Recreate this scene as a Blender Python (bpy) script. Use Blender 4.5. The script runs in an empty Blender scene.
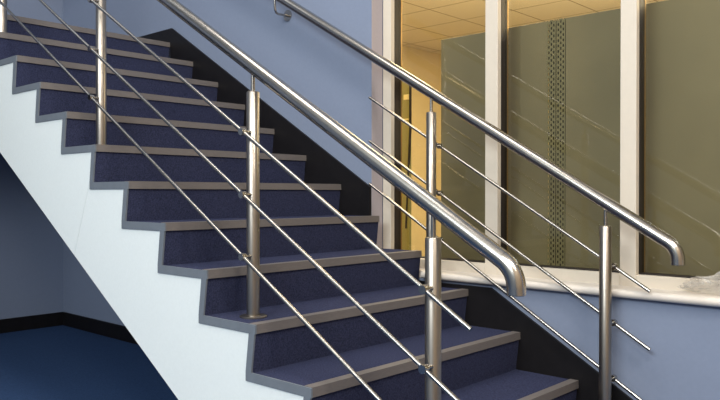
import bpy, bmesh, math, random
from mathutils import Vector, Matrix, noise
random.seed(4)
S = bpy.context.scene
COL = S.collection

# ------------------------------------------------------------------ helpers
def lin(c):
    c = c / 255.0
    return c / 12.92 if c <= 0.04045 else ((c + 0.055) / 1.055) ** 2.4
def rgb(r, g, b): return (lin(r), lin(g), lin(b), 1.0)

def mat(name, col, rough=0.6, metal=0.0, spec=0.5, noise_scale=None, noise_amt=0.0, bump=0.0, stretch=None, bump_scale=None):
    m = bpy.data.materials.new(name); m.use_nodes = True
    nt = m.node_tree; b = nt.nodes['Principled BSDF']
    b.inputs['Base Color'].default_value = col
    b.inputs['Roughness'].default_value = rough
    b.inputs['Metallic'].default_value = metal
    b.inputs['Specular IOR Level'].default_value = spec
    if noise_scale:
        tc = nt.nodes.new('ShaderNodeTexCoord'); mp = nt.nodes.new('ShaderNodeMapping')
        if stretch: mp.inputs['Scale'].default_value = stretch
        nt.links.new(tc.outputs['Object'], mp.inputs['Vector'])
        n = nt.nodes.new('ShaderNodeTexNoise'); n.inputs['Scale'].default_value = noise_scale
        n.inputs['Detail'].default_value = 4
        nt.links.new(mp.outputs[0], n.inputs['Vector'])
        if noise_amt:
            r = nt.nodes.new('ShaderNodeMapRange')
            r.inputs['From Min'].default_value = 0.3; r.inputs['From Max'].default_value = 0.7
            r.inputs['To Min'].default_value = 1 - noise_amt; r.inputs['To Max'].default_value = 1 + noise_amt
            nt.links.new(n.outputs['Fac'], r.inputs['Value'])
            mx = nt.nodes.new('ShaderNodeMix'); mx.data_type = 'RGBA'; mx.blend_type = 'MULTIPLY'
            mx.inputs[0].default_value = 1.0; mx.inputs[6].default_value = col
            nt.links.new(r.outputs[0], mx.inputs[7]); nt.links.new(mx.outputs[2], b.inputs['Base Color'])
        if bump:
            bp = nt.nodes.new('ShaderNodeBump'); bp.inputs['Strength'].default_value = bump
            bp.inputs['Distance'].default_value = 0.002
            nt.links.new(n.outputs['Fac'], bp.inputs['Height']); nt.links.new(bp.outputs[0], b.inputs['Normal'])
    return m

def obj(name, bm, m, parent=None, smooth=False, bevel=0.0):
    me = bpy.data.meshes.new(name); bm.normal_update(); bm.to_mesh(me); bm.free()
    o = bpy.data.objects.new(name, me); COL.objects.link(o)
    me.materials.append(m)
    if smooth:
        for p in me.polygons: p.use_smooth = True
        md = o.modifiers.new('split', 'EDGE_SPLIT'); md.split_angle = math.radians(42)
    if bevel:
        md = o.modifiers.new('bevel', 'BEVEL'); md.width = bevel; md.segments = 2; md.limit_method = 'ANGLE'
    if parent: o.parent = parent
    return o

def empty(name, loc=(0, 0, 0)):
    o = bpy.data.objects.new(name, None); COL.objects.link(o); o.location = loc
    o.empty_display_size = 0.1
    return o
def tag(o, label, cat, group=None):
    o['label'] = label; o['category'] = cat
    if group: o['group'] = group
    return o
def struct(o): o['kind'] = 'structure'; return o

def box(bm, x0, x1, y0, y1, z0, z1):
    v = [bm.verts.new((x, y, z)) for x in (x0, x1) for y in (y0, y1) for z in (z0, z1)]
    for f in ((0, 1, 3, 2), (4, 6, 7, 5), (0, 4, 5, 1), (2, 3, 7, 6), (0, 2, 6, 4), (1, 5, 7, 3)):
        bm.faces.new([v[i] for i in f])
def boxm(*a):
    bm = bmesh.new(); box(bm, *a); return bm

def prism(pts, y0, y1, bm=None):
    """closed XZ outline (counter-clockwise seen from -Y) extruded along Y"""
    bm = bm or bmesh.new()
    a = [bm.verts.new((x, y0, z)) for x, z in pts]; b = [bm.verts.new((x, y1, z)) for x, z in pts]
    n = len(pts)
    bm.faces.new(a); bm.faces.new(b[::-1])
    for i in range(n):
        j = (i + 1) % n
        bm.faces.new((a[j], a[i], b[i], b[j]))
    bmesh.ops.recalc_face_normals(bm, faces=bm.faces[:])
    return bm

def tube(path, r, seg=20, bm=None, dome=0.0):
    bm = bm or bmesh.new(); path = [Vector(p) for p in path]; rings = []
    t0 = (path[1] - path[0]).normalized()
    ref = Vector((0, 1, 0)) if abs(t0.y) < 0.9 else Vector((0, 0, 1))
    side = t0.cross(ref).normalized()
    for i, p in enumerate(path):
        if i == 0: t = path[1] - p
        elif i == len(path) - 1: t = p - path[i - 1]
        else: t = (path[i + 1] - p).normalized() + (p - path[i - 1]).normalized()
        t.normalize()
        side = (side - t * side.dot(t)).normalized(); up = side.cross(t)
        rings.append([bm.verts.new(p + r * (math.cos(a) * side + math.sin(a) * up))
                      for a in [2 * math.pi * k / seg for k in range(seg)]])
    for a, b in zip(rings, rings[1:]):
        for k in range(seg): bm.faces.new((a[k], a[(k + 1) % seg], b[(k + 1) % seg], b[k]))
    bm.faces.new(rings[0][::-1]); bm.faces.new(rings[-1])
    bmesh.ops.recalc_face_normals(bm, faces=bm.faces[:])
    return bm

def lathe(prof, cx, cy, seg=32):
    """vertical turned solid: prof = [(radius, z)] from bottom to top"""
    bm = bmesh.new(); rings = []
    for r, z in prof:
        rings.append([bm.verts.new((cx + r * math.cos(2 * math.pi * k / seg), cy + r * math.sin(2 * math.pi * k / seg), z)) for k in range(seg)])
    for a, b in zip(rings, rings[1:]):
        for k in range(seg): bm.faces.new((a[k], a[(k + 1) % seg], b[(k + 1) % seg], b[k]))
    bm.faces.new(rings[0][::-1]); bm.faces.new(rings[-1])
    bmesh.ops.recalc_face_normals(bm, faces=bm.faces[:])
    return bm

# ------------------------------------------------------------------ measures
D, H, W = 0.28, 0.1687, 1.290           # tread, riser, stair width
SL = H / D                              # pitch of the flight
FLOOR = -11 * H
LAND = 2 * H
YW = 1.305                              # face of the stair-side wall
XB = -2.23                              # face of the wall at the landing
def nose(x): return -SL * x

# ------------------------------------------------------------------ materials
M_wall = mat('blue_paint', rgb(129, 140, 162), 0.75, spec=0.3, noise_scale=60, noise_amt=0.02, bump=0.06)
M_white = mat('white_panel_paint', rgb(232, 238, 236), 0.6, spec=0.3, noise_scale=90, noise_amt=0.015, bump=0.05)
M_carpet = mat('navy_carpet', rgb(54, 58, 82), 1.0, spec=0.05, noise_scale=170, noise_amt=0.35, bump=0.5)
M_floor = mat('blue_carpet', rgb(52, 73, 108), 1.0, spec=0.05, noise_scale=150, noise_amt=0.25, bump=0.5)
M_nose = mat('grey_nosing_warm_lit', rgb(110, 104, 101), 0.5, spec=0.5, noise_scale=40, noise_amt=0.08, stretch=(6, 1, 6))  # same grey as the edge band, tinted for warm light on the fronts
M_trim = mat('grey_edge_band_cool_lit', rgb(110, 117, 125), 0.55, noise_scale=30, noise_amt=0.05)  # same grey as the nosing, with cool side light put into the tint
M_black = mat('black_skirting', rgb(20, 18, 20), 0.5, spec=0.3, noise_scale=20, noise_amt=0.2)
M_steel = mat('brushed_steel', rgb(158, 151, 142), 0.34, metal=1.0, noise_scale=60, noise_amt=0.03, stretch=(1, 1, 0.04))
M_steelr = mat('polished_steel', rgb(182, 177, 169), 0.25, metal=1.0, noise_scale=30, noise_amt=0.05)
M_cut = mat('dark_cut_steel', rgb(90, 86, 80), 0.4, metal=1.0)
M_frame = mat('cream_window_paint', rgb(212, 202, 186), 0.5, spec=0.4, noise_scale=40, noise_amt=0.015)
M_gasket = mat('black_rubber', rgb(34, 26, 24), 0.5)
M_spacer = mat('gold_spacer', rgb(170, 140, 90), 0.4, metal=0.8)
M_reveal = mat('cream_sill_paint', rgb(222, 213, 202), 0.4, noise_scale=30, noise_amt=0.02)
M_cab = mat('olive_sheet_metal', rgb(124, 117, 94), 0.45, spec=0.4, noise_scale=3.0, noise_amt=0.07)
M_upr = mat('olive_perforated_metal', rgb(120, 115, 88), 0.45, spec=0.4)
M_dark = mat('dark_hollow_and_edge', rgb(48, 44, 36), 0.9)  # shade of the hollow upright as colour; also the dark post edge
M_inwall = mat('warm_cream_paint', rgb(228, 208, 160), 0.8, spec=0.2, noise_scale=8, noise_amt=0.03)
M_leaf = mat('pale_olive_door', rgb(148, 146, 92), 0.5)
M_plate = mat('pale_plate', rgb(250, 240, 190), 0.4)

# ceiling tiles with thin seams (0.56 m grid)
M_ceil = mat('ceiling_tiles', rgb(238, 222, 184), 0.9, spec=0.1)
nt = M_ceil.node_tree; b = nt.nodes['Principled BSDF']
tc = nt.nodes.new('ShaderNodeTexCoord'); sx = nt.nodes.new('ShaderNodeSeparateXYZ')
nt.links.new(tc.outputs['Object'], sx.inputs[0])
def seam(out, off):
    a = nt.nodes.new('ShaderNodeMath'); a.operation = 'ADD'; a.inputs[1].default_value = off; nt.links.new(out, a.inputs[0])
    p = nt.nodes.new('ShaderNodeMath'); p.operation = 'PINGPONG'; p.inputs[1].default_value = 0.28; nt.links.new(a.outputs[0], p.inputs[0])
    l = nt.nodes.new('ShaderNodeMath'); l.operation = 'LESS_THAN'; l.inputs[1].default_value = 0.006; nt.links.new(p.outputs[0], l.inputs[0])
    return l.outputs[0]
mx = nt.nodes.new('ShaderNodeMath'); mx.operation = 'MAXIMUM'
nt.links.new(seam(sx.outputs['X'], 10.1 * 0.56 + 0.2), mx.inputs[0]); nt.links.new(seam(sx.outputs['Y'], 10 * 0.56 - 3.89), mx.inputs[1])
mc = nt.nodes.new('ShaderNodeMix'); mc.data_type = 'RGBA'
mc.inputs[6].default_value = rgb(238, 222, 184); mc.inputs[7].default_value = rgb(160, 138, 100)
nt.links.new(mx.outputs[0], mc.inputs[0]); nt.links.new(mc.outputs[2], b.inputs['Base Color'])

# window glass: clear with a fresnel reflection
M_glass = bpy.data.materials.new('window_glass'); M_glass.use_nodes = True
nt = M_glass.node_tree; nt.nodes.clear()
o_ = nt.nodes.new('ShaderNodeOutputMaterial'); mxs = nt.nodes.new('ShaderNodeMixShader'); fr = nt.nodes.new('ShaderNodeFresnel')
tr = nt.nodes.new('ShaderNodeBsdfTransparent'); gl = nt.nodes.new('ShaderNodeBsdfGlossy')
tr.inputs[0].default_value = (0.93, 0.92, 0.86, 1); gl.inputs['Roughness'].default_value = 0.0
fr.inputs['IOR'].default_value = 1.62
# the reflection is taken at the outer face of the pane only (no total reflection inside the thin sheet)
ge = nt.nodes.new('ShaderNodeNewGeometry'); sb = nt.nodes.new('ShaderNodeMath'); sb.operation = 'SUBTRACT'; sb.inputs[0].default_value = 1.0
ml = nt.nodes.new('ShaderNodeMath'); ml.operation = 'MULTIPLY'
nt.links.new(ge.outputs['Backfacing'], sb.inputs[1]); nt.links.new(sb.outputs[0], ml.inputs[1]); nt.links.new(fr.outputs[0], ml.inputs[0])
nt.links.new(ml.outputs[0], mxs.inputs[0]); nt.links.new(tr.outputs[0], mxs.inputs[1]); nt.links.new(gl.outputs[0], mxs.inputs[2])
nt.links.new(mxs.outputs[0], o_.inputs[0])
# thin crumpled plastic
M_plastic = bpy.data.materials.new('clear_plastic_film'); M_plastic.use_nodes = True
nt = M_plastic.node_tree; nt.nodes.clear()
o_ = nt.nodes.new('ShaderNodeOutputMaterial'); mxs = nt.nodes.new('ShaderNodeMixShader')
tr = nt.nodes.new('ShaderNodeBsdfTransparent'); pb = nt.nodes.new('ShaderNodeBsdfPrincipled')
pb.inputs['Base Color'].default_value = rgb(205, 198, 186); pb.inputs['Roughness'].default_value = 0.15
mxs.inputs[0].default_value = 0.26
nt.links.new(tr.outputs[0], mxs.inputs[1]); nt.links.new(pb.outputs[0], mxs.inputs[2]); nt.links.new(mxs.outputs[0], o_.inputs[0])

# ------------------------------------------------------------------ setting
WX0, WX1, WZ0, WZ1 = 1.331, 4.75, -1.15, 1.25      # window opening
XE, YF, TOP = 6.5, -6.0, 3.0
struct(obj('floor', boxm(XB - 0.2, XE, YF, 7.2, FLOOR - 0.1, FLOOR), M_floor))
bm = bmesh.new()
YB = 1.47
box(bm, XB - 0.2, WX0, YW, YB, FLOOR, TOP)
box(bm, WX1, XE, YW, YB, FLOOR, TOP)
box(bm, WX0, WX1, YW, YB, FLOOR, WZ0)
box(bm, WX0, WX1, YW, YB, WZ1, TOP)
struct(obj('wall_right', bm, M_wall))
struct(obj('wall_back', boxm(XB - 0.2, XB, YF, YW, FLOOR, TOP), M_wall))
struct(obj('wall_shade_blocker', boxm(XB, -0.6, -1.5, -1.402, FLOOR, LAND), M_wall))  # added unseen wall, blocks light to darken the space under the stairs
# skirting under the stairs and along the low wall
struct(obj('baseboard_right', boxm(XB + 0.014, -0.2, YW - 0.014, YW, FLOOR, FLOOR + 0.113), M_black))
struct(obj('baseboard_back', boxm(XB, XB + 0.014, YF, YW, FLOOR, FLOOR + 0.113), M_black))
# raking black skirting beside the flight
off = 0.112
pts = [(XB + 0.002, LAND), (-0.56, LAND), (-0.56, nose(-0.56) - 0.25), (WX0, nose(WX0) - 0.25), (WX0, nose(WX0) + off),
       (-0.545, LAND + off - 0.01), (XB + 0.002, LAND + off - 0.01)]
struct(obj('trim_1', prism(pts, W + 0.001, YW), M_black))
off = 0.102
xk = (off + 1.152) / SL
pts = [(1.60, WZ0 - 0.012), (1.60, nose(1.60) - 0.3), (2.9, FLOOR), (XE, FLOOR), (XE, FLOOR + 0.113),
       ((off - FLOOR - 0.113) / SL, FLOOR + 0.113), (xk, WZ0 - 0.012)]
struct(obj('trim_2', prism(pts, W + 0.001, YW), M_black))

# the hall around the stairs
M_hallceil = mat('hall_ceiling_paint', rgb(225, 220, 212), 0.9, spec=0.1, noise_scale=20, noise_amt=0.02)
M_hallwall = mat('hall_cream_paint', rgb(205, 180, 150), 0.85, spec=0.1, noise_scale=20, noise_amt=0.02)
struct(obj('ceiling', boxm(XB - 0.2, XE, YF, YB, TOP, TOP + 0.05), M_hallceil))
struct(obj('wall_east', boxm(XE, XE + 0.05, YF, YB, FLOOR, TOP), M_hallwall))
# interior room behind the glass
ICE, IXL, IYF = 1.0, -1.5, 6.9
struct(obj('ceiling', boxm(IXL, XE, YB, IYF, ICE, ICE + 0.05), M_ceil))
struct(obj('wall_left', boxm(IXL - 0.05, IXL, YB, IYF, FLOOR, ICE + 0.05), M_inwall))
struct(obj('wall_far', boxm(IXL, XE, IYF, IYF + 0.05, FLOOR, ICE + 0.05), M_inwall))
struct(obj('wall_end', boxm(XE - 0.05, XE, YB, IYF, FLOOR, ICE), M_inwall))
struct(obj('wall_inner', boxm(IXL, WX0 - 0.002, YB, YB + 0.01, FLOOR, ICE), M_inwall))

# ------------------------------------------------------------------ window
win = struct(empty('window_1', (WX0, 1.39, -1.13)))
Mi = win.matrix_basis.inverted()
def wpart(name, bm, m, parent=None, **k):
    bm.transform(Matrix.Translation((-WX0, -1.39, 1.13)))
    return obj(name, bm, m, parent or win, **k)
FY0, FY1 = 1.392, 1.424                 # cream frame, front and back
GY = 1.455                              # glass
ZB0, ZB1 = -1.118, -1.062               # bottom rail
bars = [(1.336, 1.392), (1.986, 2.056), (2.653, 2.722), (3.322, 3.39), (3.99, 4.058), (4.68, 4.748)]
for i, (a, c) in enumerate(bars):
    wpart('jamb' if i in (0, len(bars) - 1) else 'mullion', boxm(a, c, FY0, FY1, ZB0, WZ1 - 0.002), M_frame, bevel=0.003)
for (a0, a1), (b0, b1) in zip(bars, bars[1:]):
    wpart('bottom_rail', boxm(a1, b0, FY0, FY1, ZB0, ZB1), M_frame, bevel=0.003)
    wpart('top_rail', boxm(a1, b0, FY0, FY1, WZ1 - 0.06, WZ1 - 0.002), M_frame)
    bm = bmesh.new()
    box(bm, a1 - 0.02, a1 + 0.001, FY1, GY + 0.03, ZB1 - 0.02, WZ1 - 0.002); box(bm, b0 - 0.001, b0 + 0.02, FY1, GY + 0.02, ZB1 - 0.02, WZ1 - 0.002)
    box(bm, a1, b0, FY1, GY + 0.02, ZB1 - 0.02, ZB1 + 0.005)
    wpart('gasket', bm, M_gasket)
    bm = bmesh.new()
    box(bm, a1 + 0.001, a1 + 0.003, GY + 0.020, GY + 0.028, ZB1, WZ1 - 0.06); box(bm, b0 - 0.003, b0 - 0.001, GY + 0.020, GY + 0.028, ZB1, WZ1 - 0.06)
    wpart('spacer', bm, M_spacer)
    wpart('glass_pane', boxm(a1 + 0.001, b0 - 0.001, GY, GY + 0.006, ZB1 - 0.001, WZ1 - 0.01), M_glass)
# sill board with a bullnose front, notched where the flight passes
bm = bmesh.new()
ztop, zbot, yf = -1.112, -1.147, 1.268
prof = [(YB, ztop), (yf + 0.017, ztop)]
for k in range(1, 8):
    a = math.pi * k / 8
    prof.append((yf + 0.0175 - 0.0175 * math.sin(a), (ztop + zbot) / 2 + 0.0175 * math.cos(a)))
prof += [(yf + 0.017, zbot), (YB, zbot)]
x0, x1 = 1.692, WX1
a = [bm.verts.new((x0, y, z)) for y, z in prof]; c = [bm.verts.new((x1, y, z)) for y, z in prof]
bm.faces.new(a); bm.faces.new(c[::-1])
for i in range(len(prof)): bm.faces.new((a[i], c[i], c[(i + 1) % len(prof)], a[(i + 1) % len(prof)]))
bmesh.ops.recalc_face_normals(bm, faces=bm.faces[:])
wpart('sill', bm, M_reveal, smooth=True)
wpart('sill_end', boxm(WX0 + 0.001, x0, YW, FY1, zbot, ztop), M_reveal)
# reveal at the left of the opening; warm light is put into its colour
M_rev = mat('warm_lit_reveal', rgb(176, 168, 172), 0.8, spec=0.2, noise_scale=60, noise_amt=0.02)
wpart('reveal', boxm(WX0 - 0.004, WX0 + 0.001, YW + 0.001, FY0, WZ0 + 0.003, WZ1), M_rev)

# ------------------------------------------------------------------ staircase
st = tag(empty('staircase', (2.8, 0.64, FLOOR)), 'flight of navy carpeted stairs with grey nosings and white side panel along blue wall', 'staircase')
def spart(name, bm, m, parent=None, **k):
    bm.transform(Matrix.Translation((-2.8, -0.64, -FLOOR)))
    return obj(name, bm, m, parent or st, **k)
UC = 0.022
for i in range(-1, 11):
    x, z = i * D, -i * H
    s = spart('step', prism([(x - D - UC, z - H), (x - UC, z - H), (x - 0.006, z - 0.030), (x - 0.006, z), (x - D - UC, z)], 0.004, W), M_carpet)
    n = prism([(x - 0.038, z), (x - 0.038, z + 0.0025), (x, z + 0.0025), (x + 0.001, z - 0.030), (x - 0.0055, z - 0.030), (x - 0.0055, z)], 0.0035, W)
    spart('nosing', n, M_nose, s)
# landing
x, z = -0.56, LAND
bm = prism([(XB + 0.001, z - 0.3), (x - UC, z - 0.3), (x - UC, z - H), (x - 0.006, z - 0.03), (x - 0.006, z), (XB + 0.001, z)], -1.4, W)
lp = spart('landing', bm, M_carpet)
spart('nosing', prism([(x - 0.038, z), (x - 0.038, z + 0.0025), (x, z + 0.0025), (x + 0.001, z - 0.030), (x - 0.0055, z - 0.030), (x - 0.0055, z)], -1.4, W), M_nose, lp)
# stepped outline of the flight, from the landing down to the floor
def outline(inset=0.0, dz=0.0):
    p = []
    for i in range(-2, 11):
        x, z = i * D - inset, -i * H - dz
        p.append((x, z)); p.append((x - (UC if inset else 0), z - H))
    return p
# white side panel in two boards with a fine joint; soffit
def under(x): return nose(x) - 0.632
xs_f = (-FLOOR - 0.632) / SL
top = [((i * D) - 0.014 if k == 0 else (i * D) - UC - 0.012, -i * H - (0.012 if k == 0 else H + 0.012)) for i in range(-2, 11) for k in (0, 1)]
top[-1] = (10 * D - UC - 0.012, FLOOR)
poly = [(-0.9, LAND - 0.012)] + top + [(xs_f, FLOOR), (-0.9, under(-0.9))]
bm = prism(poly[::-1], 0.0, 0.02)
p1 = Vector((0.767, 0, -0.709)); p2 = Vector((0.70, 0, -0.86)); dn = (p2 - p1).normalized(); nn = Vector((dn.z, 0, -dn.x))
if nn.x < 0: nn = -nn
bmL = bm.copy()
g = bmesh.ops.bisect_plane(bmL, geom=bmL.verts[:] + bmL.edges[:] + bmL.faces[:], plane_co=p1 - nn * 0.0009, plane_no=nn, clear_outer=True)
bmesh.ops.holes_fill(bmL, edges=bmL.edges[:])
bmesh.ops.bisect_plane(bm, geom=bm.verts[:] + bm.edges[:] + bm.faces[:], plane_co=p1 + nn * 0.0009, plane_no=nn, clear_inner=True)
bmesh.ops.holes_fill(bm, edges=bm.edges[:])
spart('side_panel', bmL, M_white); spart('side_panel', bm, M_white)
# soffit slab under the steps
spart('soffit', prism([(-0.9, under(-0.9) + 0.002), (xs_f, FLOOR + 0.002), (xs_f + 0.3, FLOOR + 0.002), (2.2, nose(2.2) - H - 0.03), (-0.9, nose(-0.9) - H - 0.03)], 0.021, W - 0.002), M_white)
# grey band following the steps on the outer face
bm = bmesh.new()
tb, vb = 0.031, 0.034
for i in range(-1, 11):
    x, z = i * D, -i * H
    box(bm, x - D - vb - UC * 0.8, x + 0.0015, -0.004, 0.003, z - tb, z + 0.001)
    v = [(x - vb, z - tb), (x - vb - UC * 0.8, z - H + 0.001), (x - UC, z - H + 0.001), (x - 0.003, z - tb)]
    prism(v, -0.004, 0.003, bm)
spart('edge_band', bm, M_trim)

# ------------------------------------------------------------------ railings
def arc_end(x, z_at, R, y, end, SL=SL):
    """elbow from the raking rail to vertical: corner at (x, z_at)"""
    th = math.atan(SL); turn = math.pi / 2 - th
    t = R * math.tan(turn / 2)
    s = Vector((x - t * math.cos(th), y, z_at + t * math.sin(th)))
    n = Vector((-math.sin(th), 0, -math.cos(th)))          # towards the arc centre
    c = s + n * R
    pts = []
    for k in range(0, 13):
        a = turn * k / 12
        v = Matrix.Rotation(a, 3, 'Y') @ (-n * R)
        pts.append(c + v)
    pts.append(Vector((pts[-1].x, y, min(end, pts[-1].z - 0.004))))
    return pts

PR, RR = 0.024, 0.026
BARS = (0.600, 0.372, 0.147)
def railing(name, label, Y, side, HR, kx, posts, xend, R, drop, bx0, bx1, wall):
    def rz(x): return nose(x) + HR + kx * (x - 2.68)
    base = Vector((posts[-1], Y, -10 * H))
    t = tag(empty(name, base), label, 'railing')
    def rp(nm, bm, m, parent=None, **k):
        bm.transform(Matrix.Translation(-base)); return obj(nm, bm, m, parent or t, smooth=True, **k)
    # handrail with a level run over the landing
    el = arc_end(xend, rz(xend), R, Y, rz(xend) - drop, SL - kx)
    xt = -0.62
    path = [Vector((XB + 0.25, Y, rz(xt))), Vector((xt - 0.05, Y, rz(xt))), Vector((xt, Y, rz(xt) - 0.006)), Vector((xt + 0.05, Y, rz(xt + 0.05))), el[0]]
    hr = rp('handrail', tube(path, RR, 28), M_steelr)
    e = rp('elbow', tube(el, RR, 28), M_steelr, hr)
    eb = el[-1]
    rp('end_cap', tube([eb + Vector((0, 0, 0.001)), eb - Vector((0, 0, 0.0015))], RR * 0.93, 28), M_cut, e)
    for x in posts:
        zt = -math.ceil(round(x / D, 3)) * H
        top = rz(x) - 0.092
        p = rp('post', lathe([(PR, zt + 0.003), (PR, top - 0.004), (PR - 0.003, top), (0.004, top + 0.001)], x, Y), M_steel)
        rp('base_flange', lathe([(0.05, zt), (0.05, zt + 0.005), (0.047, zt + 0.007), (PR, zt + 0.0075)], x, Y), M_steel, p)
        rp('pin', tube([(x, Y, top - 0.01), (x, Y, rz(x) - 0.02)], 0.0075, 14), M_steelr, p)
        for o in BARS:
            zb = nose(x + 0.01) + o
            br = tube([(x + 0.01, Y + side * (PR - 0.004), zb), (x + 0.01, Y + side * 0.052, zb)], 0.0062, 12)
            tube([(x + 0.01, Y + side * 0.046, zb), (x + 0.01, Y + side * 0.066, zb)], 0.0135, 16, br)
            rp('bracket', br, M_steelr, p)
    for o in BARS:
        yb = Y + side * 0.055
        rp('bar', tube([(bx0, yb, nose(bx0) + o), (bx1, yb, nose(bx1) + o)], 0.0072, 14), M_steelr)
    for x in wall:
        zc = rz(x); z0 = zc - 0.106
        pth = [Vector((x, YW - 0.004, z0)), Vector((x, Y + 0.03, z0 - 0.004)), Vector((x, Y + 0.012, z0 + 0.002)), Vector((x, Y + 0.003, z0 + 0.02)), Vector((x, Y, zc - 0.02))]
        w = rp('wall_bracket', tube(pth, 0.0068, 14), M_steelr)
        rp('rosette', tube([(x, YW - 0.0005, z0), (x, YW - 0.0075, z0)], 0.033, 28), M_steelr, w)
    return t

railing('stair_railing', 'nearer steel railing with three slim bars, on the open white-panel side of the stairs', 0.104, -1, 0.832, -0.006,
        (-0.445, 0.695, 1.818, 2.645), 2.922, 0.088, 0.066, -0.62, 2.814, ())
railing('stair_railing', 'farther steel railing in front of the cream-framed window, wall-bracketed at its top', 1.200, 1, 0.851, 0.006,
        (1.808, 2.677), 2.958, 0.078, 0.062, 1.362, 2.834, (0.668, -0.42))

# ------------------------------------------------------------------ things seen through the glass
def rack(x0, x1, ux0, ux1, label):
    y0, zt = 1.60, 0.106
    t = tag(empty('storage_rack', ((x0 + x1) / 2, y0 + 0.2, FLOOR)), label, 'rack', None)
    c = Vector(((x0 + x1) / 2, y0 + 0.2, FLOOR))
    def rp(nm, bm, m, **k):
        bm.transform(Matrix.Translation(-c)); return obj(nm, bm, m, t, **k)
    rp('back_panel', boxm(x0 if ux0 - x0 > 0.1 else ux1, ux0 if ux0 - x0 > 0.1 else x1, y0, y0 + 0.012, FLOOR + 0.05, zt), M_cab, bevel=0.002)
    # perforated corner upright: a sheet with rows of staggered square holes
    bm = bmesh.new(); n = 7; cw = (ux1 - ux0) / n; rows = int((zt - FLOOR) / cw); chs = (zt - FLOOR) / rows
    vs = {}
    def V(i, j):
        if (i, j) not in vs: vs[(i, j)] = bm.verts.new((ux0 + i * cw, y0 - 0.002, FLOOR + j * chs))
        return vs[(i, j)]
    for j in range(rows):
        for i in range(n):
            hole = (j % 4 in (0, 1) and i in (1, 5)) or (j % 4 in (2, 3) and i == 3)
            if not hole: bm.faces.new((V(i, j), V(i + 1, j), V(i + 1, j + 1), V(i, j + 1)))
    g = bmesh.ops.extrude_face_region(bm, geom=bm.faces[:])
    bmesh.ops.translate(bm, verts=[v for v in g['geom'] if isinstance(v, bmesh.types.BMVert)], vec=(0, -0.0015, 0))
    bmesh.ops.recalc_face_normals(bm, faces=bm.faces[:])
    u = rp('upright', bm, M_upr)
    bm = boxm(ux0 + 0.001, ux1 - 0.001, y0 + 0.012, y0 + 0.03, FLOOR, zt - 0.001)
    rp('upright_hollow_shade', bm, M_dark)  # dark backing behind the holes, in place of the hollow's own shade
    for px in (x0 + 0.002, x1 - 0.036):
        rp('leg', boxm(px, px + 0.034, y0 + 0.36, y0 + 0.395, FLOOR, zt), M_upr)
    for k in range(5):
        z = FLOOR + 0.15 + k * 0.42
        rp('shelf', boxm(x0 + 0.002, x1 - 0.002, y0 + 0.031, y0 + 0.395, z, z + 0.025), M_cab)
    return t
SEAM = 2.25
rack(1.571, SEAM, SEAM - 0.046, SEAM - 0.001, 'left of two olive-grey sheet-backed storage racks standing behind the window glass')
rack(SEAM + 0.002, 3.9, SEAM + 0.003, SEAM + 0.048, 'right and wider of two olive-grey sheet-backed storage racks behind the window glass')

dl = tag(empty('narrow_post', (1.19, 1.75, FLOOR)), 'narrow pale olive post with dark edge and two pale plates, behind the leftmost pane', 'post')
def dpart(nm, bm, m, parent=None):
    bm.transform(Matrix.Translation((-1.19, -1.75, -FLOOR))); return obj(nm, bm, m, parent or dl)

dpart('board', boxm(1.176, 1.232, 1.75, 1.768, FLOOR, -0.05), M_leaf)
bm = bmesh.new()
a = [bm.verts.new(v) for v in ((1.233, 1.745, -0.05), (1.243, 1.745, -0.05), (1.243, 1.745, -0.35), (1.212, 1.745, -0.93), (1.203, 1.745, -0.93), (1.233, 1.745, -0.35))]
bm.faces.new(a); g = bmesh.ops.extrude_face_region(bm, geom=bm.faces[:])
bmesh.ops.translate(bm, verts=[v for v in g['geom'] if isinstance(v, bmesh.types.BMVert)], vec=(0, 0.012, 0))
bmesh.ops.recalc_face_normals(bm, faces=bm.faces[:])
dpart('edge_strip', bm, M_dark)
dpart('latch_plate', boxm(1.192, 1.230, 1.744, 1.751, -0.172, -0.142), M_plate)
dpart('latch_plate', boxm(1.192, 1.230, 1.744, 1.751, -0.292, -0.284), M_plate)

# crumpled plastic film on the sill
bm = bmesh.new()
bmesh.ops.create_icosphere(bm, subdivisions=5, radius=1.0)
for v in bm.verts:
    p = v.co.copy()
    x = p.x
    h = 0.45 + 0.55 * max(0, min(1, (x + 1) / 1.1))
    n1 = noise.noise(p * 2.0 + Vector((3, 1, 7))) * 0.35
    n2 = abs(noise.noise(p * 4.0 + Vector((1, 9, 2)))) * 0.4
    n3 = noise.noise(p * 9.0) * 0.05
    f = 1 + n1 - n2 + n3
    v.co = Vector((p.x * 0.15 * f, p.y * 0.042 * (1 + n1 - n2), max(0.0, (p.z * 0.5 + 0.5) * 0.098 * h * f) + 0.0))
bmesh.ops.translate(bm, verts=bm.verts, vec=(0, 0, 0.001))
bag = obj('plastic_wrap', bm, M_plastic, smooth=True)
bag.location = (3.065, 1.335, -1.112)
tag(bag, 'crumpled clear plastic film lying on the cream window sill at right', 'plastic wrap')

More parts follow.
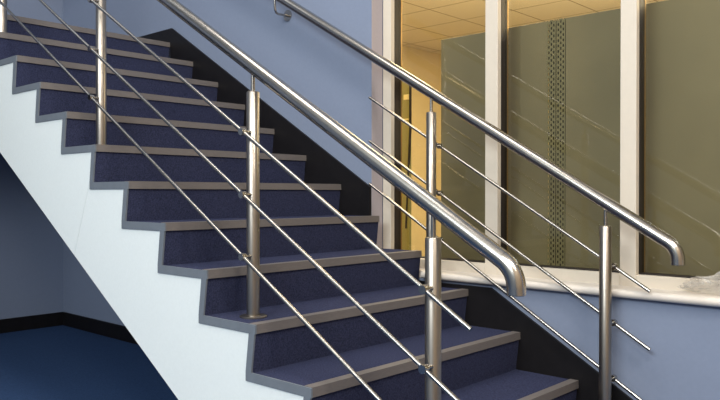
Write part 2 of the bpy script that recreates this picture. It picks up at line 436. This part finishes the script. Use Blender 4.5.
# ------------------------------------------------------------------ light
def area(name, loc, target, sx, sy, power, col):
    l = bpy.data.lights.new(name, 'AREA'); l.shape = 'RECTANGLE'; l.size = sx; l.size_y = sy
    l.energy = power; l.color = col
    o = bpy.data.objects.new(name, l); COL.objects.link(o); o.location = loc
    o.rotation_euler = (Vector(target) - Vector(loc)).to_track_quat('-Z', 'Y').to_euler()
    return o
area('daylight_window', (3.2, -5.0, 2.1), (1.8, 0, -0.9), 3.4, 1.4, 290, (0.92, 0.98, 1.0))
area('hall_ceiling_lamp', (5.6, -0.9, 2.3), (3.2, 0.9, -1.2), 1.0, 1.0, 96, (1.0, 0.92, 0.82))
area('hall_ceiling_lamp', (1.6, -0.5, 2.95), (1.6, -0.5, 0.0), 2.0, 1.2, 62, (1.0, 0.96, 0.90))
area('hall_ceiling_lamp', (4.6, -3.0, 2.9), (4.4, -3.0, -1.0), 1.2, 1.2, 110, (1.0, 0.95, 0.88))
area('upper_landing_lamp', (-0.8, -0.6, 2.9), (-0.8, -0.6, 0.0), 0.9, 0.9, 6, (0.92, 0.97, 1.0))
area('room_ceiling_lamp', (0.6, 3.6, ICE - 0.02), (0.6, 3.6, -1), 1.6, 2.4, 150, (1.0, 0.83, 0.57))
area('room_ceiling_lamp', (3.8, 4.0, ICE - 0.02), (3.8, 4.0, -1), 1.6, 2.4, 150, (1.0, 0.83, 0.57))

area('added_room_fill', (1.6, 3.3, -0.2), (1.4, 3.6, 1.0), 2.0, 1.2, 31, (1.0, 0.85, 0.60))  # added lamp hidden behind the rack, brightens the room ceiling

w = bpy.data.worlds.new('hall_daylight'); S.world = w; w.use_nodes = True
bg = w.node_tree.nodes['Background']
bg.inputs[0].default_value = (0.74, 0.86, 1.0, 1); bg.inputs[1].default_value = 0.3

# ------------------------------------------------------------------ camera
cd = bpy.data.cameras.new('camera'); cam = bpy.data.objects.new('camera', cd); COL.objects.link(cam); S.camera = cam
cd.sensor_fit = 'HORIZONTAL'; cd.sensor_width = 36.0; cd.lens = 735.621 / 720 * 36.0
cd.clip_start = 0.05; cd.clip_end = 100
cam.location = (3.9454, -1.6235, -0.7261)
yaw, pitch = 2.3152, -0.0084
cam.rotation_euler = Vector((math.cos(yaw) * math.cos(pitch), math.sin(yaw) * math.cos(pitch), math.sin(pitch))).to_track_quat('-Z', 'Y').to_euler()

vs_ = S.view_settings
S.display_settings.display_device = 'sRGB'
vs_.view_transform = 'Standard'; vs_.look = 'None'; vs_.gamma = 1.0; vs_.use_curve_mapping = False
vs_.exposure = 0.0
